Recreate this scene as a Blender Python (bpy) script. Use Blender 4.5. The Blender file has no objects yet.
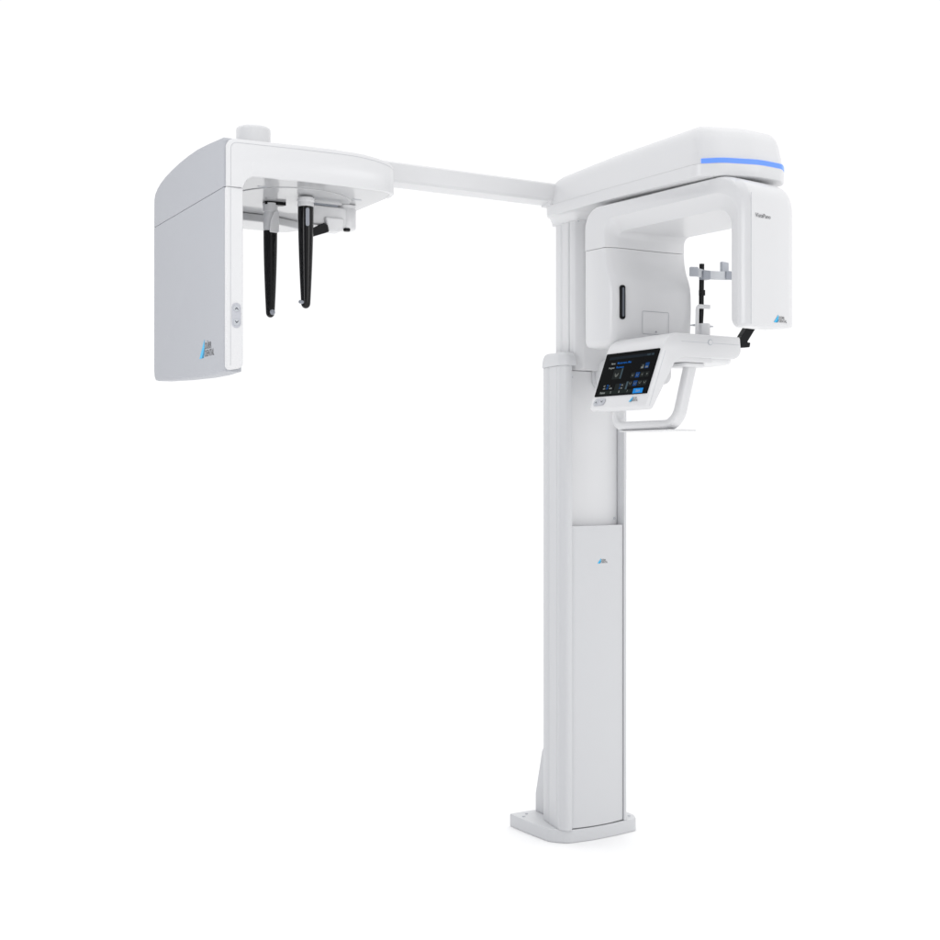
import bpy, bmesh, math
from mathutils import Vector, Matrix

S = bpy.context.scene
COL = S.collection
R = math.radians

# ------------------------------------------------------------------ materials
def mat(name, base, rough=.4, metal=0., bump=0., bscale=900., coat=0., emis=None, estr=0., spec=.5, trans=0., coat_rough=.12):
    m = bpy.data.materials.new(name); m.use_nodes = True
    nt = m.node_tree; b = nt.nodes['Principled BSDF']
    b.inputs['Base Color'].default_value = (*base, 1)
    b.inputs['Roughness'].default_value = rough
    b.inputs['Metallic'].default_value = metal
    b.inputs['Specular IOR Level'].default_value = spec
    b.inputs['Coat Weight'].default_value = coat
    b.inputs['Coat Roughness'].default_value = coat_rough
    b.inputs['Transmission Weight'].default_value = trans
    if emis:
        b.inputs['Emission Color'].default_value = (*emis, 1)
        b.inputs['Emission Strength'].default_value = estr
    tc = nt.nodes.new('ShaderNodeTexCoord')
    n = nt.nodes.new('ShaderNodeTexNoise'); n.inputs['Scale'].default_value = 6; n.inputs['Detail'].default_value = 4
    nt.links.new(tc.outputs['Object'], n.inputs['Vector'])
    mr = nt.nodes.new('ShaderNodeMapRange')
    mr.inputs['To Min'].default_value = max(0, rough - .04); mr.inputs['To Max'].default_value = rough + .05
    nt.links.new(n.outputs['Fac'], mr.inputs['Value']); nt.links.new(mr.outputs['Result'], b.inputs['Roughness'])
    if bump:
        n2 = nt.nodes.new('ShaderNodeTexNoise'); n2.inputs['Scale'].default_value = bscale; n2.inputs['Detail'].default_value = 2
        nt.links.new(tc.outputs['Object'], n2.inputs['Vector'])
        bp = nt.nodes.new('ShaderNodeBump'); bp.inputs['Strength'].default_value = bump; bp.inputs['Distance'].default_value = .001
        nt.links.new(n2.outputs['Fac'], bp.inputs['Height']); nt.links.new(bp.outputs['Normal'], b.inputs['Normal'])
    return m

WHITE  = mat('white_lacquer', (.70, .703, .712), .36, bump=.06, coat=.15)
PLAST  = mat('white_plastic', (.70, .703, .712), .32, bump=.03, coat=.2)
GLOSSW = mat('glossy_white_plastic', (.50, .505, .515), .3, coat=.7, coat_rough=.04)
COLM   = mat('column_lacquer', (.615, .622, .636), .36, bump=.06)
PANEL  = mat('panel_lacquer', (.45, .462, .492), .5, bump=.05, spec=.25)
SEAMM  = mat('seam_mid_grey', (.33, .34, .37), .5)
SEAML  = mat('seam_light_grey', (.50, .51, .53), .5)
INK2   = mat('pale_ink', (.16, .16, .17), .5)
SEAM   = mat('seam_grey', (.22, .23, .25), .6)
LGREY  = mat('light_grey_plastic', (.50, .52, .55), .4)
GREY   = mat('grey_plastic', (.30, .32, .36), .35)
MGREY  = mat('satin_grey_tube', (.42, .44, .48), .25)
BLACK  = mat('black_glossy_plastic', (.002, .002, .0025), .13, coat=.0, spec=.32)
MBLACK = mat('black_satin_plastic', (.006, .0065, .0075), .35, spec=.15)
SLOTIN = mat('slot_glass', (.10, .11, .13), .15)
FROST  = mat('clear_acrylic', (.60, .62, .65), .15)
FROST.node_tree.nodes['Principled BSDF'].inputs['Alpha'].default_value = .85
CYAN   = mat('cyan_ink', (.05, .48, .80), .5)
TEAL   = mat('teal_ink', (.0, .22, .42), .5)
INK    = mat('grey_ink', (.07, .07, .075), .5)
BTN    = mat('button_grey', (.49, .50, .54), .4)
ARROW  = mat('arrow_ink', (.035, .04, .06), .5)
LED    = mat('blue_led', (.02, .06, .25), .3, emis=(.16, .31, .93), estr=1.0, spec=.2)
GLASS  = mat('screen_glass', (.003, .0035, .004), .15, spec=.02)
def em(name, c, s=1.): return mat(name, (0.003, 0.003, 0.003), .3, emis=c, estr=s, spec=.02)
E_BG   = em('screen_bar', (.009, .014, .012))
E_BLUE = em('screen_blue', (.006, .11, .42))
E_DBL  = em('screen_dark_blue', (.004, .045, .17))
E_TXT  = em('screen_text', (.30, .32, .31))
E_DIM  = em('screen_dim', (.05, .08, .10))
E_TILE = em('screen_tile', (.010, .013, .013))
E_ICON = em('screen_icon', (.17, .18, .17))
E_BTN  = em('screen_button', (.012, .24, .70))
E_HEAD = em('screen_header', (.006, .011, .017))

# ------------------------------------------------------------------ geometry helpers
def arc2(p0, p1, p2, r, n):
    a = Vector(p0) - Vector(p1); b = Vector(p2) - Vector(p1)
    la, lb = a.length, b.length; a.normalize(); b.normalize()
    ang = a.angle(b)
    if r <= 0 or ang > math.pi - .02:
        return [tuple(p1)] * 0 + [tuple(p1)]
    t = min(r / math.tan(ang / 2), la * .49, lb * .49); r = t * math.tan(ang / 2)
    c = Vector(p1) + (a + b).normalized() * (r / math.sin(ang / 2))
    s = Vector(p1) + a * t - c; e = Vector(p1) + b * t - c
    a0 = math.atan2(s.y, s.x); da = math.atan2(e.y, e.x) - a0
    while da > math.pi: da -= 2 * math.pi
    while da < -math.pi: da += 2 * math.pi
    return [(c.x + r * math.cos(a0 + da * i / n), c.y + r * math.sin(a0 + da * i / n)) for i in range(n + 1)]

def rp(pts, n=7):
    """closed outline from (x, y[, radius]) corners"""
    out = []; k = len(pts)
    for i, p in enumerate(pts):
        r = p[2] if len(p) > 2 else 0
        out += arc2(pts[i - 1][:2], p[:2], pts[(i + 1) % k][:2], r, n)
    return out

def smooth_loop(pts, n=6):
    """closed Catmull-Rom through 2-D points"""
    out = []; k = len(pts)
    for i in range(k):
        p = [Vector(pts[(i + j - 1) % k]) for j in range(4)]
        for s in range(n):
            t = s / n
            out.append(tuple(.5 * ((2 * p[1]) + (-p[0] + p[2]) * t + (2 * p[0] - 5 * p[1] + 4 * p[2] - p[3]) * t * t + (-p[0] + 3 * p[1] - 3 * p[2] + p[3]) * t ** 3)))
    return out

def m3(plane, a, b, c):
    return {'XY': (a, b, c), 'XZ': (a, c, b), 'YZ': (c, a, b)}[plane]

ROOT = None
ARM = Matrix.Translation((.03, -.45, 0)) @ Matrix.Rotation(R(6), 4, 'Z')   # the rotating arm stands 6 degrees turned

def link(name, bm, material, parent, bevel=0., seg=3, angle=35, M=None, label=None, sharp=40):
    bmesh.ops.remove_doubles(bm, verts=bm.verts, dist=1e-6)
    bmesh.ops.recalc_face_normals(bm, faces=bm.faces)
    if M is not None: bm.transform(M)
    for f in bm.faces: f.smooth = True
    me = bpy.data.meshes.new(name); bm.to_mesh(me); bm.free()
    mats = material if isinstance(material, (list, tuple)) else [material]
    for m in mats: me.materials.append(m)
    o = bpy.data.objects.new(name, me); COL.objects.link(o)
    if parent: o.parent = parent
    if bevel:
        md = o.modifiers.new('bevel', 'BEVEL'); md.width = bevel; md.segments = seg
        md.limit_method = 'ANGLE'; md.angle_limit = R(angle); md.harden_normals = True
        md.use_clamp_overlap = True; md.miter_outer = 'MITER_ARC'
    else:
        me.set_sharp_from_angle(angle=R(sharp))
    if label: o['label'] = label
    return o

def loft_bm(layers, closed_caps=True, bm=None, mi=0):
    bm = bm or bmesh.new()
    rows = [[bm.verts.new(p) for p in L] for L in layers]
    n = len(rows[0])
    for a, b in zip(rows, rows[1:]):
        for i in range(n):
            f = bm.faces.new((a[i], a[(i + 1) % n], b[(i + 1) % n], b[i])); f.material_index = mi
    if closed_caps:
        f = bm.faces.new(rows[0][::-1]); f.material_index = mi
        f = bm.faces.new(rows[-1]); f.material_index = mi
    return bm

def prism_bm(outline, plane, lo, hi, bm=None, mi=0):
    return loft_bm([[m3(plane, x, y, lo) for x, y in outline], [m3(plane, x, y, hi) for x, y in outline]], bm=bm, mi=mi)

def prism(name, outline, plane, lo, hi, material, parent, bevel=.003, **k):
    return link(name, prism_bm(outline, plane, lo, hi), material, parent, bevel, **k)

def box_out(x0, x1, y0, y1, r=0): return rp([(x0, y0, r), (x1, y0, r), (x1, y1, r), (x0, y1, r)])

def lathe_bm(prof, seg=40, bm=None, mi=0):
    """prof [(r, z)...] about the Z axis"""
    bm = bm or bmesh.new(); rows = []
    for r, z in prof:
        if r < 1e-6: rows.append([bm.verts.new((0, 0, z))])
        else: rows.append([bm.verts.new((r * math.cos(2 * math.pi * i / seg), r * math.sin(2 * math.pi * i / seg), z)) for i in range(seg)])
    for a, b in zip(rows, rows[1:]):
        for i in range(seg):
            j = (i + 1) % seg
            v = [a[i % len(a)], a[j % len(a)], b[j % len(b)], b[i % len(b)]]
            u = []
            for q in v:
                if q not in u: u.append(q)
            if len(u) > 2:
                f = bm.faces.new(u); f.material_index = mi
    for row in (rows[0], rows[-1]):
        if len(row) > 1:
            f = bm.faces.new(row); f.material_index = mi
    return bm

def disc_bm(r, h, seg=32): return lathe_bm([(r, 0), (r, h * .6), (r * .9, h), (0, h)], seg)

def tube_bm(path, sect, up=Vector((0, 0, 1)), bm=None):
    """sweep a 2-D section (list of (a,b)) or list of sections along a 3-D path"""
    P = [Vector(p) for p in path]; rows = []
    for i, p in enumerate(P):
        t = (P[min(i + 1, len(P) - 1)] - P[max(i - 1, 0)]).normalized()
        s = t.cross(up).normalized(); u = s.cross(t).normalized()
        sc = sect[i] if isinstance(sect[0], list) else sect
        rows.append([tuple(p + s * a + u * b) for a, b in sc])
    return loft_bm(rows, bm=bm)

def curve3(pts, n=8):
    out = []; k = len(pts)
    V = [Vector(p) for p in pts]
    for i in range(k - 1):
        p = [V[max(i - 1, 0)], V[i], V[i + 1], V[min(i + 2, k - 1)]]
        for s in range(n):
            t = s / n
            out.append(.5 * ((2 * p[1]) + (-p[0] + p[2]) * t + (2 * p[0] - 5 * p[1] + 4 * p[2] - p[3]) * t * t + (-p[0] + 3 * p[1] - 3 * p[2] + p[3]) * t ** 3))
    out.append(V[-1]); return out

def fillet3(pts, n=8):
    """3-D polyline with filleted corners: (point, radius)"""
    out = []
    for i, (p, r) in enumerate(pts):
        p = Vector(p)
        if i in (0, len(pts) - 1) or r <= 0: out.append(p); continue
        a = (Vector(pts[i - 1][0]) - p).normalized(); b = (Vector(pts[i + 1][0]) - p).normalized()
        ang = a.angle(b); t = r / math.tan(ang / 2)
        c = p + (a + b).normalized() * (r / math.sin(ang / 2))
        s = p + a * t - c; e = p + b * t - c; w = s.angle(e)
        for k in range(n + 1):
            f = k / n
            out.append(c + (s * math.sin((1 - f) * w) + e * math.sin(f * w)) / math.sin(w))
    return out

def frame(origin, right, up):
    r = Vector(right).normalized(); u = Vector(up).normalized(); n = r.cross(u)
    M = Matrix.Identity(4)
    for i, v in enumerate((r, u, n)):
        for j in range(3): M[j][i] = v[j]
    return Matrix.Translation(origin) @ M

def text_into(bm, s, size, x, y, mi, squeeze=1., align='LEFT', thick=0.):
    cu = bpy.data.curves.new('t', 'FONT'); cu.body = s; cu.size = size; cu.align_x = align; cu.offset = thick
    cu.extrude = 0; cu.resolution_u = 3
    o = bpy.data.objects.new('t', cu); COL.objects.link(o)
    bpy.context.view_layer.update()
    me = bpy.data.meshes.new_from_object(o.evaluated_get(bpy.context.evaluated_depsgraph_get()))
    for p in me.polygons: p.material_index = mi
    me.transform(Matrix.Translation((x, y, 0)) @ Matrix.Diagonal((squeeze, 1, 1, 1)))
    nf = len(bm.faces); bm.from_mesh(me); bm.faces.ensure_lookup_table()
    for f in bm.faces[nf:]: f.material_index = mi
    bpy.data.objects.remove(o); bpy.data.curves.remove(cu); bpy.data.meshes.remove(me)

def poly_into(bm, pts, mi, z=0.):
    f = bm.faces.new([bm.verts.new((x, y, z)) for x, y in pts]); f.material_index = mi

def decal(name, bm, mats, parent, M):
    for f in bm.faces:
        f.normal_update()
        if f.normal.z < 0: f.normal_flip()
    bm.transform(M)
    me = bpy.data.meshes.new(name); bm.to_mesh(me); bm.free()
    for m in mats: me.materials.append(m)
    o = bpy.data.objects.new(name, me); COL.objects.link(o); o.parent = parent
    return o

def logo(parent, M, h, w=None):
    """two slanted blue wedges and the two lines of lettering; h = height of the mark"""
    bm = bmesh.new()
    poly_into(bm, [(-.86 * h, 0), (-.48 * h, 0), (.0 * h, .55 * h), (.0 * h, 1.0 * h)], 0)
    poly_into(bm, [(-.48 * h, 0), (-.16 * h, 0), (.0 * h, .24 * h), (.0 * h, .55 * h)], 1)
    text_into(bm, 'DÜRR', .50 * h, .07 * h, .45 * h, 2, .80, thick=.004 * h)
    text_into(bm, 'DENTAL', .50 * h, .07 * h, .05 * h, 2, .80, thick=.004 * h)
    return decal('logo', bm, [CYAN, TEAL, INK], parent, M)

def screw(parent, M, r=.0035, m=LGREY, name='screw_cap'):
    return link(name, disc_bm(r, .0015, 20), m, parent, M=M)

FRONT = lambda x, y, z: frame((x, y, z), (1, 0, 0), (0, 0, 1))       # decals facing the viewer's side (-Y)
LEFTF = lambda x, y, z: frame((x, y, z), (0, -1, 0), (0, 0, 1))      # decals facing -X
DOWN = lambda x, y, z: frame((x, y, z), (1, 0, 0), (0, -1, 0))

# ------------------------------------------------------------------ the machine
ROOT = bpy.data.objects.new('dental_x_ray_machine', None); COL.objects.link(ROOT)
ROOT['label'] = 'white dental panoramic x-ray machine on tall column with side arm and tilted touchscreen'
ROOT['category'] = 'x-ray machine'

# --- base plate
xc = -.01
base = prism('base_plate', rp([(-.181, .252, .003), (-.176, .16), (-.163, .045, .05), (-.120, .003, .05), (-.03, -.008), (.06, -.006), (.148, .004, .02), (.165, .04, .02), (.168, .252, .003)]),
             'XY', 0, .041, COLM, ROOT, .004)
for x, y in ((-.160, .200), (-.135, .222), (-.135, .055), (-.112, .015), (.142, .035)):
    screw(base, Matrix.Translation((x, y, .0412)), .005, LGREY, 'bolt_cap')

# --- wall bracket behind the foot of the column
prism('rear_brace', [(.15, .0412), (.238, .0412), (.238, .10), (.200, .245), (.185, .272), (.15, .275)], 'YZ', -.090, .070, COLM, ROOT, .003)

# --- fixed column: two side rails (with caps) and the front cover panel
rail_l = rp([(-.108, -.003, .003), (-.128, -.004, .018), (-.142, .020, .03), (-.1405, .036), (-.1392, .0375), (-.1400, .039), (-.133, .090), (-.131, .092), (-.1320, .0945), (-.122, .142, .01), (-.100, .158, .006), (-.08, .158), (-.08, .13), (-.108, .12)], 6)
def mirror(o): return [(2 * xc - x, y) for x, y in o][::-1]
rail_r = [(min(x, .1225) if y > .02 else x, y) for x, y in mirror(rail_l)]
railL = prism('side_rail', rail_l, 'XY', .0415, 1.4955, COLM, ROOT, .0012, seg=2)
rr_in = rp([(.0945, -.001, .0015), (.104, -.001, .008), (.122, .025, .02), (.118, .09), (.11, .142, .01), (.09, .158, .006), (.06, .158), (.06, .13), (.0945, .12)])
railR = prism('side_rail', rr_in, 'XY', .0415, 1.4955, COLM, ROOT, .0012, seg=2)
def cap_layers(ol, cx, cy, z0, z1, grow):
    L = []
    for z, g in ((z0, grow), (z0 + .002, grow + .001), (z1 - .028, grow), (z1 - .014, grow - .004), (z1 - .005, grow - .012), (z1 - .001, grow - .022), (z1, grow - .034)):
        sx = 1 + g / .03 if g >= 0 else 1 + g / .05
        row = []
        for x, y in ol:
            dx, dy = x - cx, y - cy; l = math.hypot(dx, dy)
            k = max(.12, (l + g) / l); row.append((cx + dx * k, cy + dy * k, z))
        L.append(row)
    return L
capo = rp([(-.094, -.004, .006), (-.128, -.005, .018), (-.143, .022, .03), (-.1345, .09), (-.1235, .143, .01), (-.10, .160, .006), (-.082, .160, .005), (-.094, .10)])
link('rail_cap', loft_bm(cap_layers(capo, -.112, .075, 1.496, 1.5405, .002)), COLM, railL, sharp=60)
capo2 = [(2 * xc - x - .012, y) for x, y in capo][::-1]
link('rail_cap', loft_bm(cap_layers(capo2, .08, .075, 1.496, 1.5405, .001)), COLM, railR, sharp=60)
prism('rear_panel', box_out(-.079, .059, .128, .156, .004), 'XY', .0415, 1.44, COLM, ROOT, .002)
cover = prism('cover_panel', [(-.1065, .028), (-.1065, .0052), (-.1055, .0034)] + [(-.007 + .0975 * t, -.0072 + .0104 * t * t) for t in (-1, -.8, -.6, -.4, -.2, 0, .2, .4, .6, .8, 1)] + [(.0920, .0036), (.0928, .0054), (.0928, .028)], 'XY', .045, .992, COLM, ROOT, 0, sharp=32,
              label='long smooth front cover panel of the column')
logo(cover, FRONT(-.0015, -.0077, .8725), .0165)

# --- lifting column, grooved on its sides, with a long front plate
prism('lift_column', rp([(-.083, .045, .003), (-.0905, .048, .004), (-.0905, .064, .004), (-.0865, .068, .002), (-.0865, .086, .002), (-.0905, .090, .004), (-.0905, .118, .006), (-.078, .122, .006), (-.078, .126, .002),
                         (.058, .126, .002), (.058, .122, .006), (.0705, .118, .006), (.0705, .045, .004)], 5), 'XY', .9, 1.965, WHITE, ROOT, .001, seg=2)
fp = prism('front_plate', rp([(-.088, .044, .004), (-.0875, .022, .025), (-.060, .006, .02), (.03, .006), (.069, .012, .010), (.069, .034, .004)]), 'XY', 1.4835, 1.965, WHITE, ROOT, .001)
fpl = prism('front_plate', rp([(-.104, .052, .003), (-.104, .034, .004), (-.05, .030), (.03, .030), (.0935, .034, .004), (.0935, .052, .003)]), 'XY', .90, 1.482, WHITE, ROOT, .001)
screw(fp, FRONT(-.077, .0092, 1.954), .0035)
for x, z in ((-.086, 1.462), (-.060, 1.016), (.081, 1.012)): screw(fpl, FRONT(x, .0325, z), .004)

# --- fixed head of the machine: neck, flange, cover and light strip
def head_plan(g=0., f=0.):
    """g grows the outline, f pushes the curved front forward"""
    return rp([(-.133 - g, .135 + g, .045), (-.134 - g, -.20), (-.132 - g, -.618 - f, .05), (-.085, -.665 - g - f, .09), (.02, -.697 - g - f, .14), (.110, -.690 - g - f, .05),
               (.150 + g, -.657 - f, .03), (.146 + g, -.20), (.124 + g, .135 + g, .045)], 6)
def at(o, z): return [(x, y, z) for x, y in o]
col_plan = rp([(-.094, .135, .006), (-.094, .06), (-.094, 0.0, .012), (-.06, -.004, .02), (0.0, -.006, .02), (.05, -.004, .02), (.076, 0.0, .01), (.076, .06), (.076, .135, .006)], 6)
def lerp(a, b, t): return [(p[0] + (q[0] - p[0]) * t, p[1] + (q[1] - p[1]) * t) for p, q in zip(a, b)]
neckA = rp([(-.131, .133, .045), (-.131, .04), (-.130, -.06, .05), (-.085, -.088, .05), (.0, -.095, .05), (.08, -.088, .05), (.12, -.06, .03), (.122, .04), (.12, .133, .045)], 6)
link('neck', loft_bm([at(neckA, 1.9835), at(lerp(neckA, col_plan, .55), 1.972), at(lerp(neckA, col_plan, .93), 1.9625), at(col_plan, 1.957), at(col_plan, 1.954)]), WHITE, ROOT, sharp=55)
def slope(y, z):                     # the skirt of the cover runs slightly downhill to the front
    t = max(0, min(1, -y / .65)); k = max(0, min(1, (2.10 - z) / .09))
    return -.0155 * t * k
def sl(row): return [(x, y, z + slope(y, z)) for x, y, z in row]
flange = link('lower_flange', loft_bm([sl(at(head_plan(-.0045, -.0045), 1.9765)), sl(at(head_plan(-.0020, -.0020), 1.9770)), sl(at(head_plan(-.0005, -.0005), 1.9785)), sl(at(head_plan(0, 0), 1.9805)), sl(at(head_plan(.001, .001), 2.0095))]), WHITE, ROOT, sharp=30)
cov_layers = []
for z, g in ((2.0102, 0), (2.020, -.001), (2.04, -.005), (2.07, -.0105), (2.086, -.016), (2.097, -.0235), (2.105, -.033), (2.1105, -.045), (2.114, -.060), (2.116, -.078)):
    row = sl(at(head_plan(g, g * .8), z))
    cov_layers.append([(x, y, zz - (.020 * ((y + .1) / .24) ** 2 if y > -.1 else 0) * max(0, (z - 2.05) / .066)) for x, y, zz in row])
topc = link('top_cover', loft_bm(cov_layers), WHITE, ROOT, sharp=60)
# blue light strip: curved band proud of the front of the cover
fr = sorted({p for p in head_plan(.0015, .0008) if p[1] < -.600}, key=lambda p: p[0])
fr = [p for p in fr if p[0] > -.1255 and not (p[0] > .14 and p[1] > -.645)]
bm = bmesh.new(); rows = []
for x, y in fr:
    zb = 2.0108 + slope(y, 2.0108)
    rows.append([bm.verts.new((x, y, zb)), bm.verts.new((x, y, zb + .0125)), bm.verts.new((x * .96, y + .010, zb + .0125)), bm.verts.new((x * .96, y + .010, zb))])
for a, b in zip(rows, rows[1:]):
    for i in range(4): bm.faces.new((a[i], b[i], b[(i + 1) % 4], a[(i + 1) % 4]))
bm.faces.new(rows[0]); bm.faces.new(rows[-1][::-1])
link('light_strip', bm, LED, topc, label='glowing blue light strip along the front')

# --- rotating arm (local frame u, v about the patient axis)
U = [-.140, -.137, -.130, -.118, -.106, -.10, -.05, .0, .04, .07, .10, .125, .136, .140]
def interp(tab, x):
    for (a, fa), (b, fb) in zip(tab, tab[1:]):
        if x <= b: return fa + (fb - fa) * max(0, (x - a)) / (b - a)
    return tab[-1][1]
FV = [(-.14, -.272), (-.12, -.283), (.02, -.284), (.055, -.266), (.10, -.228), (.14, -.190)]
GV = [(-.14, -.266), (-.10, -.205), (.06, -.203), (.10, -.200), (.14, -.178)]
TOPI = [(-.14, 1.916), (-.10, 1.880), (.14, 1.881)]
REARI = [(-.14, .256), (-.135, .252), (-.12, .246), (-.10, .238), (-.06, .233), (0, .228), (.07, .220), (.13, .206), (.14, .204)]
layers = []
for u in U:
    e = 0
    if abs(u) > .139: e = .004
    elif abs(u) > .136: e = .001
    f, g, t, r = interp(FV, u), interp(GV, u), interp(TOPI, u), interp(REARI, u)
    rad_in = .05 + .035 * max(0, min(1, (-.10 - u) / .04))
    o = rp([(.347 - e, 1.8325), (.347 - e, 1.9585 - e, .095), (f + e, 1.9585 - e, .085), (f + e, 1.553 + e + .22 * max(0, u - .02), .006), (g, 1.553 + e + .22 * max(0, u - .02), .03), (g, t, rad_in), (r, t, rad_in), (r, 1.8325)], 9)
    layers.append([(u, a, b) for a, b in o])
arm = link('rotating_arm', loft_bm(layers), PLAST, ROOT, M=ARM, sharp=30, label='C-shaped rotating arm hanging under the top cover')
# seam lines of the arm cover
# generator housing under the arm
def hous(du, z, s, e):
    pts = [(.140 - e, .204 + .0 - s), (.13, .206 - s), (.07, .220 - s), (0, .228 - s), (-.06, .233 - s), (-.10, .238 - s), (-.12, .246 - s), (-.135 + e, .252 - s), (-.140 + e, .262 - s * .8),
           (-.140 + e, .300), (-.140 + e, .337 - e), (-.134 + e, .347 - e), (.134 - e, .347 - e), (.140 - e, .337 - e)]
    return [(u, v, z) for u, v in pts]
hl = []
for z, s, e in ((1.5365, -.02, .030), (1.5375, -.008, .016), (1.541, .008, .006), (1.547, .018, .0015), (1.556, .024, 0), (1.60, .027, 0), (1.66, .029, 0), (1.70, .028, 0), (1.725, .025, 0), (1.745, .019, 0), (1.762, .012, 0), (1.78, .006, 0), (1.80, .002, 0), (1.82, 0, 0), (1.8310, 0, 0)):
    hl.append(hous(0, z, s, e))
gen = link('generator_housing', loft_bm(hl), PLAST, ROOT, M=ARM, sharp=58)
# dark gap behind the seam
prism('seam_gap', rp([(.135, .212), (0, .236), (-.10, .245), (-.134, .262), (-.134, .340), (.134, .340)]), 'XY', 1.829, 1.834, SEAM, gen, 0, M=ARM)
# slot and hatch on the housing's patient side
def wall_v(u, s=.029): return interp([(-.14, .262 - s * .8), (-.135, .252 - s), (-.12, .246 - s), (-.10, .238 - s), (-.06, .233 - s), (0, .228 - s), (.07, .220 - s), (.14, .204 - s)], u)
def wall_frame(u, z, off=.0005):
    v = wall_v(u) - off
    d = (wall_v(u + .012) - wall_v(u - .012)) / .024
    return ARM @ frame((u, v, z), (1, d, 0), (0, 0, 1))
slot = link('laser_window', prism_bm(box_out(-.0088, .0088, -.0505, .0505, .0078), 'XY', -.006, .003), MBLACK, gen, .001, M=wall_frame(-.1090, 1.667))
link('window_glass', prism_bm(box_out(-.0036, .0036, -.043, .043, .0034), 'XY', .002, .0036), SLOTIN, slot, M=wall_frame(-.1075, 1.667))
bm = bmesh.new()
fo, fi = box_out(-.050, .050, -.0345, .0345, .004), box_out(-.0488, .0488, -.0333, .0333, .003)
vo = [bm.verts.new((x, y, 0)) for x, y in fo]; vi = [bm.verts.new((x, y, 0)) for x, y in fi]
for i in range(len(vo)):
    j = (i + 1) % len(vo); bm.faces.new((vo[i], vo[j], vi[j], vi[i]))
for a in range(12):
    pass
poly_into(bm, [(.003 * math.cos(a * math.pi / 6) + .002, -.026 + .003 * math.sin(a * math.pi / 6)) for a in range(12)], 0)
decal('service_hatch', bm, [SEAMM], gen, wall_frame(.012, 1.611, .0012))
# inner chamfer seam on the arm side and small cover seam on top
# sensor head cover on the front
def cover_layer(z, b, e):
    o = [(-.1405, -.262), (-.1402, -.2715), (-.1395, -.2745), (-.1315, -.2950), (-.128, -.2978), (-.06, -.2995), (.015, -.2985), (.038, -.292), (.058, -.279), (.085, -.254), (.112, -.228), (.133, -.206), (.1405, -.194), (.138, -.186)]
    back = [(.10, -.222), (.055, -.258), (.02, -.276), (-.05, -.279), (-.12, -.276)]
    res = []
    cu = -.01
    for k, (u, v) in enumerate(o + back):
        uu = cu + (u - cu) * (1 - e)
        vv = v + b if k < len(o) else v + b * .9
        res.append((uu, min(vv, -.15), z + (.020 * (max(0, u + .02) / .16) ** 1.3 * max(0, 1 - (z - 1.55) / .12) if z < 1.67 else 0)))
    return res
cl = []
for z, b, e in ((1.550, .009, .03), (1.5503, .005, .018), (1.552, .0022, .008), (1.555, .0006, .002), (1.560, 0, 0), (1.70, 0, 0), (1.84, 0, 0), (1.872, 0, 0), (1.888, .002, .0), (1.903, .006, .002), (1.914, .011, .006), (1.924, .018, .014), (1.933, .027, .028), (1.940, .038, .05), (1.9455, .051, .09), (1.948, .062, .14)):
    cl.append(cover_layer(z, b, e))
head = link('sensor_head', loft_bm(cl), PLAST, ROOT, M=ARM, sharp=32, label='tall rounded white sensor head hanging at the front of the arm')
bm = bmesh.new(); text_into(bm, 'VistaPano', .0155, -.114, 0, 0, .97, thick=.00012)
decal('logo', bm, [INK2], head, ARM @ FRONT(0, -.3002, 1.8375))
logo(head, ARM @ FRONT(-.0235, -.3002, 1.5655), .0215)
# fine seam running down the head beside the rounded edge
prism('seam_line', box_out(-.1290, -.1281, -.2982, -.2970), 'XY', 1.556, 1.9, SEAML, head, 0, M=ARM)

# --- long beam to the cephalometric unit
beam = prism('support_beam', rp([(.072, 2.028, .004), (.076, 2.020, .004), (.125, 2.016, .006), (.155, 2.022, .01), (.155, 2.078, .008), (.078, 2.080, .006), (.073, 2.074, .004)]), 'YZ', -.80, -.100, PLAST, ROOT, 0, label='long white beam reaching to the left-hand unit')
link('beam_bracket', prism_bm(rp([(.071, 2.0085, .003), (.071, 2.0255, .002), (.125, 2.0200, .003), (.125, 2.0085, .004)]), 'YZ', -.141, -.12), WHITE, ROOT, .001)

# --- cephalometric unit: top plate
pl = rp([(-1.225, .02, .02), (-1.210, -.016, .03), (-1.12, -.032), (-1.03, -.043), (-.93, -.0495), (-.84, -.0495), (-.778, -.043, .06), (-.7365, -.018, .05), (-.7315, .05), (-.7315, .34, .05), (-.782, .575, .07), (-.86, .600, .06), (-1.222, .600, .02)], 8)
def grow(o, g, c):
    res = []
    n = len(o)
    for i in range(n):
        a = Vector(o[i - 1]); b = Vector(o[(i + 1) % n]); t = (b - a)
        if t.length < 1e-9: res.append(o[i]); continue
        t.normalize(); nrm = Vector((t.y, -t.x)); res.append((o[i][0] + nrm.x * g, o[i][1] + nrm.y * g))
    return res
def ztop(x, y): return -.022 * max(0, (x + .90) / .17) ** 2 if x > -.90 else 0
PL = []
for z, g in ((1.9600, -.004), (1.9603, -.002), (1.9615, -.0006), (1.964, 0), (2.044, -.001), (2.0475, -.0015), (2.048, -.0045), (2.051, -.005), (2.056, -.0075), (2.0595, -.012), (2.0615, -.019)):
    k = max(0, (z - 1.99) / .07)
    PL.append([(x, y, z + ztop(x, y) * k) for x, y in grow(pl, g, None)])
plate = link('top_plate', loft_bm(PL), GLOSSW, ROOT, sharp=50, label='wide white overhead plate that carries the ear rods')
for x, y in ((-1.10, .075), (-.80, .10)):
    link('screw_cap', prism_bm(box_out(-.014, .014, -.004, .004, .004), 'XY', 0, .001), LGREY, plate, M=Matrix.Translation((x, y, 1.959)))
prism('rear_lip', rp([(-1.19, .43, .01), (-.93, .44, .03), (-.80, .50, .03), (-.84, .575, .04), (-1.19, .575, .01)]), 'XY', 1.935, 1.9595, GLOSSW, plate, .004)
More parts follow.
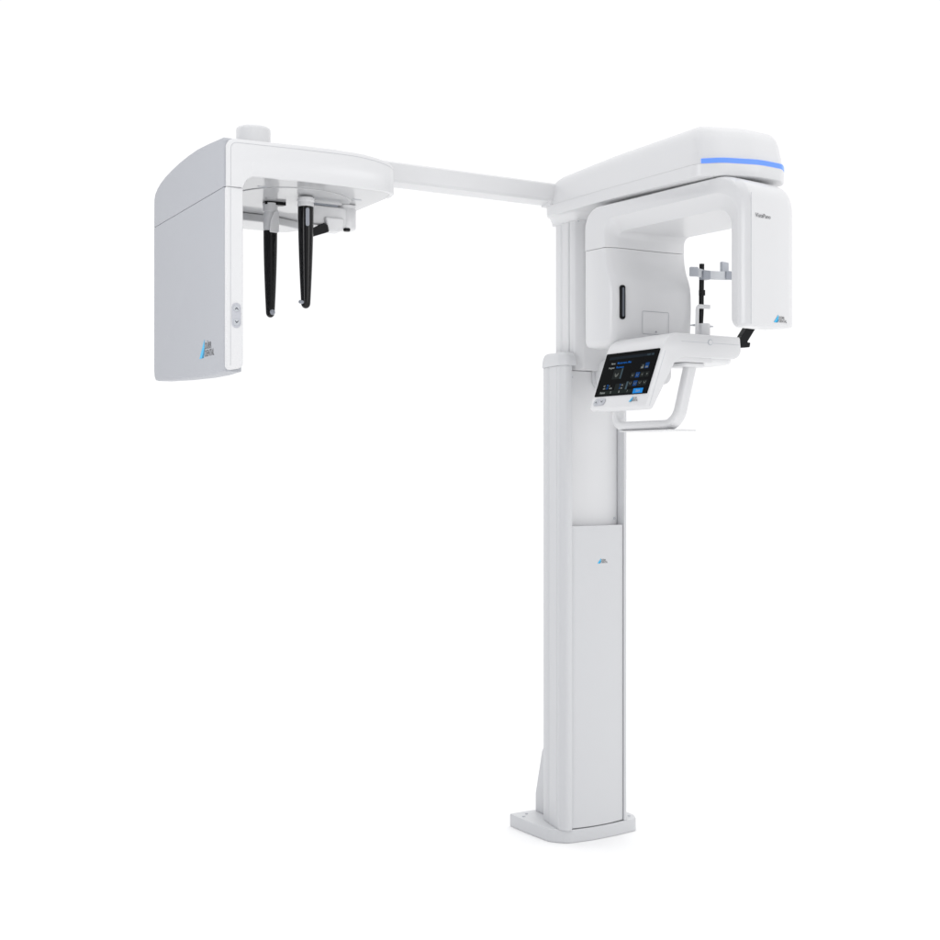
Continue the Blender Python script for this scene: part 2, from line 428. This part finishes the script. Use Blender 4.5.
# round turntable under the plate
link('turntable', lathe_bm([(.175, 0), (.175, -.0012), (.1735, -.0022), (0, -.0022)], 72), GLOSSW, ROOT, M=Matrix.Translation((-.965, .205, 1.9598)), sharp=30)
# cylinder standing on the plate
prism_m = Matrix.Translation((-1.095, .16, 2.05))
link('motor_cap', lathe_bm([(.0485, 0), (.0485, .083), (.0475, .089), (.0435, .0925), (.030, .0945), (0, .095)], 56), PLAST, ROOT, M=prism_m, sharp=60)

# --- cephalometric detector panel
def side_top(y): return 1.98
out_up = [(-.014, 1.928), (-.014, 2.052), (0.0, 2.062)] + [(y, z) for y, z in ((.06, 2.067), (.13, 2.073), (.22, 2.0785), (.30, 2.079), (.38, 2.077), (.46, 2.072), (.54, 2.064), (.59, 2.055), (.625, 2.045), (.648, 2.033), (.658, 2.018))] + [(.660, 1.928)]
out_lo = [(-.014, 1.926), (.660, 1.926), (.660, 1.475), (.655, 1.458), (.645, 1.449), (.62, 1.4455), (.55, 1.443), (.40, 1.437), (.20, 1.4325), (.08, 1.4325), (.05, 1.4335), (.02, 1.435), (-.014, 1.436)]
def panel_layers(o, c=(.33, 1.7)):
    L = []
    for x, e in ((-1.2405, .007), (-1.2400, .004), (-1.2385, .0015), (-1.236, 0), (-1.194, 0), (-1.192, .002), (-1.191, .004)):
        row = []
        for y, z in o:
            yy = y - math.copysign(e, y - c[0]) if abs(y - c[0]) > .2 else y
            zz = z - math.copysign(e, z - c[1]) if not (1.92 < z < 1.93) else z
            bow = 0 * math.sin(max(0, min(1, (y) / .66)) * math.pi) if x < -1.21 else 0
            row.append((x + bow, yy, zz))
        L.append(row)
    return L
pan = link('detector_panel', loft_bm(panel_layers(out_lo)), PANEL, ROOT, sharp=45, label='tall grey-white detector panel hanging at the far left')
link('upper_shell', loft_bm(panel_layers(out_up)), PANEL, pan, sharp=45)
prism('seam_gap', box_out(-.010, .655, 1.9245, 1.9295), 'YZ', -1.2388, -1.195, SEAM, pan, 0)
# front frame strip of the panel (faces the viewer) with its rounded foot
fr_out = rp([(-1.2405, 1.452, .026), (-1.188, 1.452, .026), (-1.188, 1.99, 0), (-1.16, 1.99), (-1.16, 2.052, .002), (-1.2405, 2.060, .026)], 8)
ff = prism('front_frame', rp([(-1.2395, 1.437, .012), (-1.192, 1.446, .016), (-1.192, 1.9262), (-1.2395, 1.9262)], 8), 'XZ', -.0285, -.0145, PLAST, ROOT, .004)
# L-shaped fascia that wraps the front of the plate and turns down into the panel's frame
plan = [(-1.2395, -.0285), (-1.230, -.0305), (-1.20, -.0335), (-1.16, -.0375), (-1.12, -.0415), (-1.06, -.0475), (-1.0, -.0520), (-.93, -.0550), (-.86, -.0550), (-.81, -.0525), (-.780, -.0480), (-.760, -.0405), (-.745, -.028), (-.7345, -.010), (-.7295, .012), (-.7275, .040)]
fine = []
for (x0, y0), (x1, y1) in zip(plan, plan[1:]):
    n = 8 if x0 < -1.12 else 3
    for i in range(n): fine.append((x0 + (x1 - x0) * i / n, y0 + (y1 - y0) * i / n))
fine.append(plan[-1])
def f_bot(x):
    if x < -1.1925: return 1.9270
    if x < -1.1565:
        t = (x + 1.1925) / .036
        return 1.9270 + .0325 * math.sqrt(max(0, 1 - (1 - t) ** 2))
    return 1.9595
def f_top(x):
    z = 2.0545 + ztop(x, 0) * .95
    if x < -1.2155: z -= .024 * (1 - math.sqrt(max(0, 1 - ((-1.2155 - x) / .0245) ** 2)))
    return z
bm = bmesh.new(); rows = []
for i, (x, y) in enumerate(fine):
    a, b = fine[max(i - 1, 0)], fine[min(i + 1, len(fine) - 1)]
    t = Vector((b[0] - a[0], b[1] - a[1])).normalized(); nx, ny = t.y, -t.x
    zb, zt = f_bot(x), f_top(x)
    rows.append([bm.verts.new(q) for q in ((x - nx * .012, y - ny * .012, zb), (x - nx * .002, y - ny * .002, zb), (x, y, zb + .0018), (x, y, (zb + zt) / 2), (x, y, zt - .0022), (x - nx * .0022, y - ny * .0022, zt), (x - nx * .012, y - ny * .012, zt))])
for a, b in zip(rows, rows[1:]):
    for i in range(7): bm.faces.new((a[i], b[i], b[(i + 1) % 7], a[(i + 1) % 7]))
bm.faces.new(rows[0]); bm.faces.new(rows[-1][::-1])
link('fascia', bm, PLAST, plate, sharp=50)
def f_y(x): return interp(plan, x)
def ribbon(name, pts, w, parent):
    bm = bmesh.new(); rr = []
    for i, p in enumerate(pts):
        a, b = Vector(pts[max(i - 1, 0)]), Vector(pts[min(i + 1, len(pts) - 1)])
        t = (b - a).normalized(); n = t.cross(Vector((0, 1, 0))).normalized() * (w / 2)
        rr.append((bm.verts.new(Vector(p) - n), bm.verts.new(Vector(p) + n)))
    for a, b in zip(rr, rr[1:]): bm.faces.new((a[0], b[0], b[1], a[1]))
    link(name, bm, SEAML, parent)
ln = [(-1.2272, f_y(-1.2272) - .0004, z) for z in (1.929, 1.98, 2.028)] + [(-1.2272 + .016 * (1 - math.cos(a)), 0, 2.028 + .0165 * math.sin(a)) for a in [i * math.pi / 16 for i in range(1, 9)]]
ln = [(x, f_y(x) - .0004, z) for x, _, z in ln] + [(x, f_y(x) - .0004, f_top(x) - .0100) for x, _ in fine if -1.208 < x < -.742]
ribbon('seam_line', ln, .0011, plate)
ribbon('seam_line', [(-1.2272, -.0289, z) for z in (1.452, 1.6, 1.924)], .0011, ff)
logo(pan, frame((-1.2411, .150, 1.4835), (0, -1, 0), (0, 0, 1)), .052)
bp = link('button_panel', prism_bm(box_out(-.0125, .0125, -.0335, .0335, .0122), 'XY', 0, .0015), BTN, ff, .0006, M=FRONT(-1.2115, -.0285, 1.585))
for dz, d in ((.0185, 1), (-.0185, -1)):
    b = link('push_button', lathe_bm([(.0088, 0), (.0088, .0014), (.0078, .002), (0, .002)], 28), LGREY, ff, M=FRONT(-1.2115, -.0300, 1.585 + dz))
    bm = bmesh.new()
    for sgn in (-1, 1):
        p = [(0, .0028 * d), (sgn * .0044, -.0020 * d), (sgn * .0044, -.0048 * d), (0, -.0004 * d)]
        poly_into(bm, p if sgn * d > 0 else p[::-1], 0)
    decal('arrow_mark', bm, [ARROW], ff, FRONT(-1.2115, -.0324, 1.585 + dz))

# --- ear rods and nasal support under the turntable
def rod(x, y, zt, zb, r0, r1, holder):
    h = zt - zb
    prof = [(0, zb)] + [(r1 * math.sin(a), zb + r1 * 1.1 * (1 - math.cos(a))) for a in [i * math.pi / 12 for i in range(1, 7)]]
    for i in range(1, 13):
        t = i / 12; prof.append((r1 + (r0 - r1) * (1 - (1 - t) ** 1.7), zb + r1 * 1.1 + (h - r1 * 1.1) * t))
    prof.append((0, zt))
    return lathe_bm(prof, 40)
# right-hand rod (nearer)
M = Matrix.Translation((-.952, .120, 0))
r1 = link('ear_rod', rod(0, 0, 1.9250, 1.635, .0225, .0135, None), BLACK, ROOT, M=M, label='black tapered ear rod with the white collar, the right one')
link('collar', lathe_bm([(.0165, 1.9255), (.0235, 1.9265), (.0240, 1.934), (.0225, 1.938), (.0225, 1.940), (.0250, 1.942), (.0250, 1.9505), (.0215, 1.9535)], 40), WHITE, r1, M=M)
link('inlay', prism_bm(box_out(-.0055, .0055, -.026, .026, .0054), 'XY', 0, .0045), GREY, r1, .001, M=frame((-.9555, .0990, 1.894), (.93, -.22, 0), (0, 0, 1)))
link('ear_pin', lathe_bm([(0, 0), (.005, .0), (.0055, .004), (.005, .012), (0, .014)], 20), GREY, r1, M=frame((-.9635, .1150, 1.652), (.5, -1, 0), (0, 0, 1)))
# left-hand rod (farther)
M = Matrix.Translation((-1.010, .250, 0))
r2 = link('ear_rod', rod(0, 0, 1.872, 1.6185, .0205, .0130, None), BLACK, ROOT, M=M, label='black tapered ear rod below a long white sleeve, the left one')
link('sleeve', lathe_bm([(.0203, 1.8725), (.0207, 1.90), (.0207, 1.925), (.0195, 1.9275), (.0215, 1.9290), (.0215, 1.9533)], 40), WHITE, r2, M=M)
link('inlay', prism_bm(rp([(-.014, -.040, .004), (.015, -.040, .006), (.015, .028, .004), (-.001, .020, .012), (-.012, -.008, .012)]), 'XY', 0, .004), PLAST, r2, .001, M=frame((-1.008, .2275, 1.905), (1, .0, 0), (0, 0, 1)))
link('ear_pin', lathe_bm([(0, 0), (.0075, 0), (.0085, .004), (.0075, .010), (0, .012)], 20), GREY, r2, M=frame((-1.0060, .2445, 1.6335), (.9, -.30, 0), (0, 0, 1)))
# carriers of the rods
prism('rod_carrier', rp([(-1.03, .235, .004), (-.968, .226, .003), (-.974, .245, .004), (-1.03, .265, .004)]), 'XY', 1.9485, 1.9580, MBLACK, ROOT, 0)
# nasal support: upper arm, swivelling lower arm, black pointer
ns = prism('nasal_support', rp([(-.94, 1.890, .01), (-.80, 1.888, .014), (-.80, 1.947, .010), (-.94, 1.947, .006)]), 'XZ', .165, .215, PLAST, ROOT, .008, seg=4, label='white nasal support arm beside the right ear rod')
link('pivot_barrel', lathe_bm([(.022, 1.885), (.0275, 1.888), (.0285, 1.895), (.0285, 1.945), (.027, 1.947), (.027, 1.949), (.0285, 1.951), (.0285, 1.957)], 40), PLAST, ns, M=Matrix.Translation((-.793, .190, 0)))
link('pivot_foot', lathe_bm([(.0085, 0), (.0105, .003), (.0105, .008)], 20), MBLACK, ns, M=Matrix.Translation((-.800, .172, 1.879)))
link('support_knuckle', prism_bm(rp([(-.018, -.030, .008), (.030, -.028, .014), (.034, .012, .006), (-.030, .012, .006)]), 'XY', -.022, .026), PLAST, ns, .006, M=FRONT(-.848, .180, 1.902))
bm = prism_bm(rp([(-.008, -.024, .003), (.050, -.003, .003), (.046, .016, .003), (.034, .022, .003), (-.008, .000, .003)]), 'XY', -.012, .012)
link('nose_pointer', bm, MBLACK, ns, .0015, M=FRONT(-.915, .165, 1.872))
link('upper_link', prism_bm(rp([(-.93, 1.9525, .002), (-.82, 1.9525, .003), (-.82, 1.9588, .003), (-.93, 1.9588, .002)]), 'XZ', .16, .21), PLAST, ns, .001)
link('gap_mark', prism_bm(rp([(-.93, 1.9475), (-.83, 1.9475), (-.83, 1.9522), (-.93, 1.9522)]), 'XZ', .167, .20), GREY, ns, 0)

# --- control arm: bent strip (touchscreen part + tray), profile in XZ
K = .366; N = math.sqrt(1 + K * K)
def sx(s, d=0.):   # point s along the tilted face (0 = top of the screen), d metres behind it
    z = 1.509 + s / N; x = -.155 + s * K / N
    return (x + d / N, z - d * K / N)
p0 = sx(-.172); p1 = sx(.060); q0 = sx(-.176, .028); q1 = sx(-.02, .030)
strip = [(p0[0] + .001, p0[1], .010), (-.135, 1.5555, .055), (.133, 1.5535, .006), (.140, 1.490, .030), (.04, 1.487), (-.098, 1.4855, .045), (q0[0], q0[1], .014)]
so = rp(strip, 9)
lay = []
for y, e in ((-.500, .0045), (-.4990, .002), (-.4965, .0006), (-.493, 0), (-.246, 0), (-.240, .0015), (-.236, .005)):
    gz = grow(so, e, None)
    lay.append([(x, y, z) for x, z in gz])
tray = link('control_arm', loft_bm(lay), PLAST, ROOT, sharp=45, label='bent white control arm with the tray for the chin rest')
# rounded, deeper under-body of the tray at its right end
prism('tray_body', rp([(-.10, -.486, .01), (.110, -.486, .03), (.150, -.44, .06), (.165, -.34, .06), (.13, -.24, .03), (-.10, -.22, .01)], 9), 'XY', 1.478, 1.546, PLAST, tray, .012, seg=4)
SC = frame((sx(0)[0], 0, sx(0)[1]), (0, -1, 0), (K / N, 0, 1 / N))     # screen axes: right = -Y, up along the tilt
def SM(off): return SC @ Matrix.Translation((0, 0, off))
link('edge_seam', prism_bm([(sx(-.165, .0145)[0], sx(-.165, .0145)[1]), (sx(.0, .0145)[0], sx(.0, .0145)[1]), (sx(.0, .0155)[0], sx(.0, .0155)[1]), (sx(-.165, .0155)[0], sx(-.165, .0155)[1])], 'XZ', -.5004, -.499), LGREY, tray, 0)
prism('edge_seam', [(-.085, 1.5322), (.128, 1.5308), (.128, 1.5298), (-.085, 1.5312)], 'XZ', -.5004, -.499, LGREY, tray, 0)
link('round_cap', lathe_bm([(.0088, 0), (.0088, .0012), (.0070, .0022), (0, .0022)], 30), LGREY, tray, M=FRONT(.0195, -.500, 1.5330))
link('round_cap', lathe_bm([(.0060, 0), (.0060, .0006), (0, .0006)], 30), WHITE, tray, M=FRONT(.0195, -.5022, 1.5330))
ts = link('touchscreen', prism_bm(box_out(.2490, .4935, -.1335, .0005, .002), 'XY', -.003, .0012), GLASS, ROOT, .0005, M=SM(0), label='black glowing touchscreen on the tilted end of the control arm')
# screen contents  (a: 0..1 across, b: 0..1 downwards)
def ab(a, b): return (.2490 + .2445 * a, -.1335 * b)
def rect(bm, a0, b0, a1, b1, mi, z=0.):
    (x0, y0), (x1, y1) = ab(a0, b0), ab(a1, b1); poly_into(bm, [(x0, y1), (x1, y1), (x1, y0), (x0, y0)], mi, z)
bm = bmesh.new()
rect(bm, .09, .085, .93, .15, 8); rect(bm, .09, .90, .72, .985 - .02, 0)
rect(bm, .08, .885, .735, .965, 0, .00005)
decalM = SM(.0014)
rect(bm, .25, .40, .40, .62, 5); rect(bm, .395, .38, .425, .62, 4)
rect(bm, .36, .73, .55, .88, 5); rect(bm, .565, .70, .60, .88, 4)
rect(bm, .745, .315, .815, .44, 5); rect(bm, .825, .30, .895, .43, 2)
for i in range(4):
    rect(bm, .605 + .088 * i, .505, .680 + .088 * i, .625, 2 if i == 1 else 5)
    rect(bm, .605 + .088 * i, .695, .680 + .088 * i, .815, 2 if i == 1 else 5)
rect(bm, .735, .875, .915, .985, 7)
def T(s, a, b, size, mi, al='LEFT', sq=1.): 
    x, y = ab(a, b); n = len(bm.verts); text_into(bm, s, size, x, y, mi, sq, al, thick=.0002)
    bm.verts.ensure_lookup_table()
    for v in bm.verts[n:]: v.co.z = .0002
T('Name:', .155, .265, .0075, 3); T('Mustermann, Max', .275, .265, .0090, 1)
T('Program:', .130, .365, .0075, 3); T('Panorama', .275, .365, .0090, 1)
T('12:30   100', .93, .135, .0070, 4, 'RIGHT')
T('kV', .135, .785, .0075, 3); T('73', .195, .785, .0085, 1); T('s', .245, .785, .0075, 3)
T('mA', .135, .845, .0075, 3); T('10', .195, .845, .0085, 1); T('mAs', .255, .845, .0075, 3)
T('5', .45, .785, .0080, 1); T('cm', .48, .785, .0065, 3); T('3', .45, .855, .0080, 1); T('cm', .48, .855, .0065, 3)
T('Patient', .10, .945, .0085, 3); T('S', .30, .945, .0085, 3); T('B', .46, .945, .0085, 3); T('?', .62, .945, .0085, 3)
T('Start', .825, .950, .0095, 3, 'CENTER')
# icons
def arch(cx, cy, w, h, mi, t=.0011):
    x, y = ab(cx, cy); n = 10
    o = [(x + w * math.cos(math.pi + i * math.pi / n), y + h * math.sin(math.pi + i * math.pi / n)) for i in range(n + 1)]
    q = [(x + (w - t) * math.cos(math.pi + i * math.pi / n), y + (h - t) * math.sin(math.pi + i * math.pi / n)) for i in range(n + 1)]
    for i in range(n): poly_into(bm, [o[i], o[i + 1], q[i + 1], q[i]], mi, .0002)
arch(.322, .48, .0085, .0120, 6, .0022); arch(.322, .50, .0040, .0060, 6, .0018)
for i in range(4):
    arch(.642 + .088 * i, .72 + (.01 if i == 1 else 0), .0055, .0068, 6, .0014)
for i, (w, h) in enumerate(((.0040, .0060), (.0045, .0065), (.0028, .0055), (.0030, .0040))):
    arch(.642 + .088 * i, .545, w, h, 6, .0016)
rect(bm, .757, .385, .805, .425, 6, .0002); rect(bm, .780, .345, .797, .385, 6, .0002); rect(bm, .838, .38, .885, .415, 6, .0002)
decal('screen_image', bm, [E_BG, E_BLUE, E_DBL, E_TXT, E_DIM, E_TILE, E_ICON, E_BTN, E_HEAD], ts, decalM)
# buttons and logo below the screen
kp = link('button_panel', prism_bm(rp([(.252, -.1625, .008), (.306, -.1605, .011), (.310, -.1405, .008), (.258, -.1405, .011)]), 'XY', -.001, .0008), BTN, tray, .0004, M=SM(.0005))
for cx in (.268, .295):
    link('push_button', lathe_bm([(.0080, 0), (.0080, .0010), (.0070, .0014), (0, .0014)], 26), LGREY, tray, M=SM(.0010) @ Matrix.Translation((cx, -.1515, 0)))
bm = bmesh.new()
for cx, d in ((.268, 1), (.295, -1)):
    for sgn in (-1, 1):
        poly_into(bm, [(cx, -.1515 + .0028 * d), (cx + sgn * .0042, -.1515 - .0018 * d), (cx + sgn * .0042, -.1515 - .0046 * d), (cx, -.1515 - .0004 * d)], 0)
decal('arrow_mark', bm, [ARROW], tray, SM(.0027))
logo(tray, SM(.0008) @ Matrix.Translation((.436, -.1560, 0)), .0165)
# hinge between the column and the control arm
prism('hinge_bracket', rp([(0.0, 1.428, .03), (.085, 1.428, .03), (.085, 1.522, .03), (0.0, 1.522, .03)], 8), 'XZ', -.25, .028, WHITE, ROOT, .003)
prism('hinge_plate', rp([(-.012, 1.420, .04), (.088, 1.420, .04), (.088, 1.522, .03), (-.012, 1.522, .03)], 8), 'XZ', .022, .0295, COLM, ROOT, .001)

# --- hand grip below the tray
gsect = rp([(-.0190, -.0130, .011), (.0190, -.0130, .011), (.0190, .0130, .011), (-.0190, .0130, .011)], 6)
def leg(y): return [(.010, y, 1.478)]
gp = fillet3([((-.022, -.465, 1.475), 0), ((-.070, -.465, 1.2990), .046), ((-.070, -.176, 1.2990), .046), ((-.030, -.176, 1.450), 0)], 10)
# frame the section so that the wide side follows the tube's outer face
P = gp; rows = []
for i, p in enumerate(P):
    t = (P[min(i + 1, len(P) - 1)] - P[max(i - 1, 0)]).normalized()
    nrm = Vector((.965, 0, -.263))                     # normal of the plane the grip lies in
    nrm = (nrm - t * nrm.dot(t)).normalized(); b = t.cross(nrm).normalized()
    rows.append([tuple(p + nrm * a + b * c) for a, c in gsect])
grip = link('hand_grip', loft_bm(rows), PLAST, ROOT, sharp=60, label='white tubular hand grip hanging below the tray')
prism('grip_mount', rp([(-.108, -.498, .012), (.036, -.498, .012), (.036, -.41, .012), (-.108, -.41, .012)]), 'XY', 1.4745, 1.4885, WHITE, grip, .003)
prism('grip_mount', rp([(-.070, -.494, .014), (.012, -.494, .014), (.012, -.43, .014), (-.070, -.43, .014)]), 'XY', 1.462, 1.4740, WHITE, grip, .005)
prism('grip_shelf', rp([(-.100, -.462, .003), (-.028, -.455, .003), (.020, -.44, .003), (.02, -.20, .003), (-.09, -.22, .003)]), 'XY', 1.2830, 1.2870, WHITE, grip, .001)

# --- chin rest with its bite bracket
ch = link('chin_rest', lathe_bm([(.0195, 1.5485), (.0195, 1.590), (.0185, 1.5925), (.0145, 1.5925), (.0145, 1.575), (0, 1.575)], 40), WHITE, ROOT, M=Matrix.Translation((.046, -.440, 0)), sharp=50, label='short white chin rest tube on the tray')
prism('chin_plate', rp([(.02, -.45, .004), (.105, -.418, .004), (.10, -.395, .004), (.02, -.41, .004)]), 'XY', 1.5885, 1.5915, LGREY, ch, .0006)
bm = bmesh.new()
pth = fillet3([((.012, -.452, 1.549), 0), ((.014, -.452, 1.640), .010), ((.060, -.452, 1.6410), 0)], 6)
tube_bm(pth, rp([(-.006, -.0022, .002), (.006, -.0022, .002), (.006, .0022, .002), (-.006, .0022, .002)], 3), up=Vector((0, 1, 0)), bm=bm)
link('bite_bracket', bm, WHITE, ch, sharp=50)

# --- temple support: black stem with grey clamps, held behind the tray
stem = curve3([(.143, -.310, 1.535), (.152, -.304, 1.600), (.159, -.300, 1.650), (.1610, -.298, 1.69), (.1612, -.299, 1.75), (.161, -.300, 1.794)], 8)
st = link('temple_support', tube_bm(stem, rp([(-.0062, -.0055, .002), (.0062, -.0055, .002), (.0062, .0055, .002), (-.0062, .0055, .002)], 3), up=Vector((0, -1, 0))), MBLACK, ROOT, .0, sharp=50, label='black curved stem that carries the grey temple clamps')
link('stem_cuff', prism_bm(box_out(-.0078, .0078, -.0070, .0070, .002), 'XY', 1.728, 1.745), MBLACK, st, .001, M=Matrix.Translation((.1625, -.299, -.03)))
band = curve3([(.112, -.322, 1.764), (.140, -.321, 1.761), (.165, -.318, 1.759), (.205, -.320, 1.7595), (.255, -.316, 1.763), (.305, -.30, 1.769)], 8)
link('temple_band', tube_bm(band, rp([(-.002, -.013, .001), (.002, -.013, .001), (.002, .013, .001), (-.002, .013, .001)], 2)), FROST, st, sharp=50)
link('temple_clamp', prism_bm(box_out(-.0140, .0145, -.0135, .0135, .003), 'XY', -.011, .011), GREY, st, .002, M=FRONT(.157, -.318, 1.757))
link('temple_clamp', prism_bm(box_out(-.016, .006, -.013, .013, .003), 'XY', -.006, .006), GREY, st, .002, M=FRONT(.252, -.320, 1.763))
link('temple_pad', prism_bm(box_out(-.0135, .0135, -.0135, .0150, .004), 'XY', -.005, .005), MGREY, st, .003, M=frame((.108, -.326, 1.762), (1, -.35, 0), (0, 0, 1)))
link('temple_pad', prism_bm(box_out(-.016, .020, -.016, .018, .004), 'XY', -.005, .005), MGREY, st, .003, M=frame((.258, -.290, 1.791), (1, .25, 0), (0, 0, 1)))
# black holder at the right end of the tray
bm = prism_bm(rp([(.158, 1.527, .003), (.214, 1.532, .003), (.217, 1.546, .003), (.204, 1.546, .002), (.240, 1.592, .004), (.205, 1.592, .004), (.182, 1.562, .004), (.158, 1.552, .003)]), 'XZ', -.452, -.430)
link('side_holder', bm, MBLACK, ROOT, .0035, label='black angled holder at the far end of the tray')

# ------------------------------------------------------------------ the studio floor
bm = bmesh.new(); v = [bm.verts.new(p) for p in ((-60, -60, 0), (60, -60, 0), (60, 60, 0), (-60, 60, 0))]; bm.faces.new(v)
FLOOR = mat('white_studio_floor', (.93, .93, .93), .8, spec=.1)
fl = link('floor', bm, FLOOR, None); fl['kind'] = 'structure'; fl.location.z = -.0005

# ------------------------------------------------------------------ world: a white studio, dimmer to the left
w = bpy.data.worlds.new('World'); S.world = w; w.use_nodes = True
nt = w.node_tree; bg = nt.nodes['Background']
tc = nt.nodes.new('ShaderNodeTexCoord')
def math_n(op, a=None, b=None):
    n = nt.nodes.new('ShaderNodeMath'); n.operation = op
    for i, q in enumerate((a, b)):
        if q is None: continue
        if isinstance(q, (int, float)): n.inputs[i].default_value = q
        else: nt.links.new(q, n.inputs[i])
    return n.outputs[0]
def dotn(vec):
    n = nt.nodes.new('ShaderNodeVectorMath'); n.operation = 'DOT_PRODUCT'; nt.links.new(tc.outputs['Generated'], n.inputs[0])
    n.inputs[1].default_value = Vector(vec).normalized(); return n.outputs['Value']
def smooth(val, a, b, lo, hi):
    n = nt.nodes.new('ShaderNodeMapRange'); n.interpolation_type = 'SMOOTHSTEP'; nt.links.new(val, n.inputs['Value'])
    for k, q in (('From Min', a), ('From Max', b), ('To Min', lo), ('To Max', hi)): n.inputs[k].default_value = q
    return n.outputs['Result']
dark = smooth(dotn((-.97, -.26, 0)), .44, .85, 0, 1)
low = smooth(dotn((0, 0, 1)), .6, .9, 1, 0)
darkm = math_n('MULTIPLY', dark, low)
mx = nt.nodes.new('ShaderNodeMix'); mx.data_type = 'RGBA'
nt.links.new(darkm, mx.inputs['Factor'])
mb = nt.nodes.new('ShaderNodeMix'); mb.data_type = 'RGBA'      # the side behind the viewer is a little dimmer than the backdrop
nt.links.new(smooth(dotn((.5, .866, 0)), -.7, .2, 0, 1), mb.inputs['Factor'])
mb.inputs['A'].default_value = (.74, .74, .75, 1); mb.inputs['B'].default_value = (1.04, 1.04, 1.05, 1)
nt.links.new(mb.outputs['Result'], mx.inputs['A']); mx.inputs['B'].default_value = (.14, .15, .19, 1)
mx2 = nt.nodes.new('ShaderNodeMix'); mx2.data_type = 'RGBA'
nt.links.new(smooth(dotn((0, 0, 1)), .5, .9, 0, 1), mx2.inputs['Factor'])
nt.links.new(mx.outputs['Result'], mx2.inputs['A']); mx2.inputs['B'].default_value = (1.65, 1.65, 1.65, 1)
nt.links.new(mx2.outputs['Result'], bg.inputs['Color']); bg.inputs['Strength'].default_value = 1.0

def softbox(loc, aim, energy, size):
    ld = bpy.data.lights.new('softbox', 'AREA'); ld.energy = energy; ld.size = size; ld.shape = 'SQUARE'
    lo = bpy.data.objects.new('softbox', ld); COL.objects.link(lo); lo.location = loc
    lo.rotation_euler = (Vector(aim) - Vector(loc)).to_track_quat('-Z', 'Y').to_euler()
softbox((-3.05, -1.05, 2.0), (-1.0, .2, 1.6), 15, .9)
softbox((1.3, -4.3, 2.3), (.1, -.3, 1.7), 20, 1.6)
# ------------------------------------------------------------------ camera
cd = bpy.data.cameras.new('camera'); cam = bpy.data.objects.new('camera', cd); COL.objects.link(cam)
cam.location = (-2.30979, -3.17527, 1.2)
cam.rotation_euler = (R(90), 0, R(-30))
cd.sensor_width = 36; cd.lens = 36 * 1230 / 940; cd.shift_y = -10 / 940
cd.clip_end = 500; cd.clip_start = .05
S.camera = cam
S.view_settings.view_transform = 'Standard'; S.view_settings.look = 'None'; S.view_settings.gamma = 1; S.view_settings.exposure = 0
S.render.resolution_x = 1024; S.render.resolution_y = 1024
S.cycles.max_bounces = 10; S.cycles.diffuse_bounces = 6
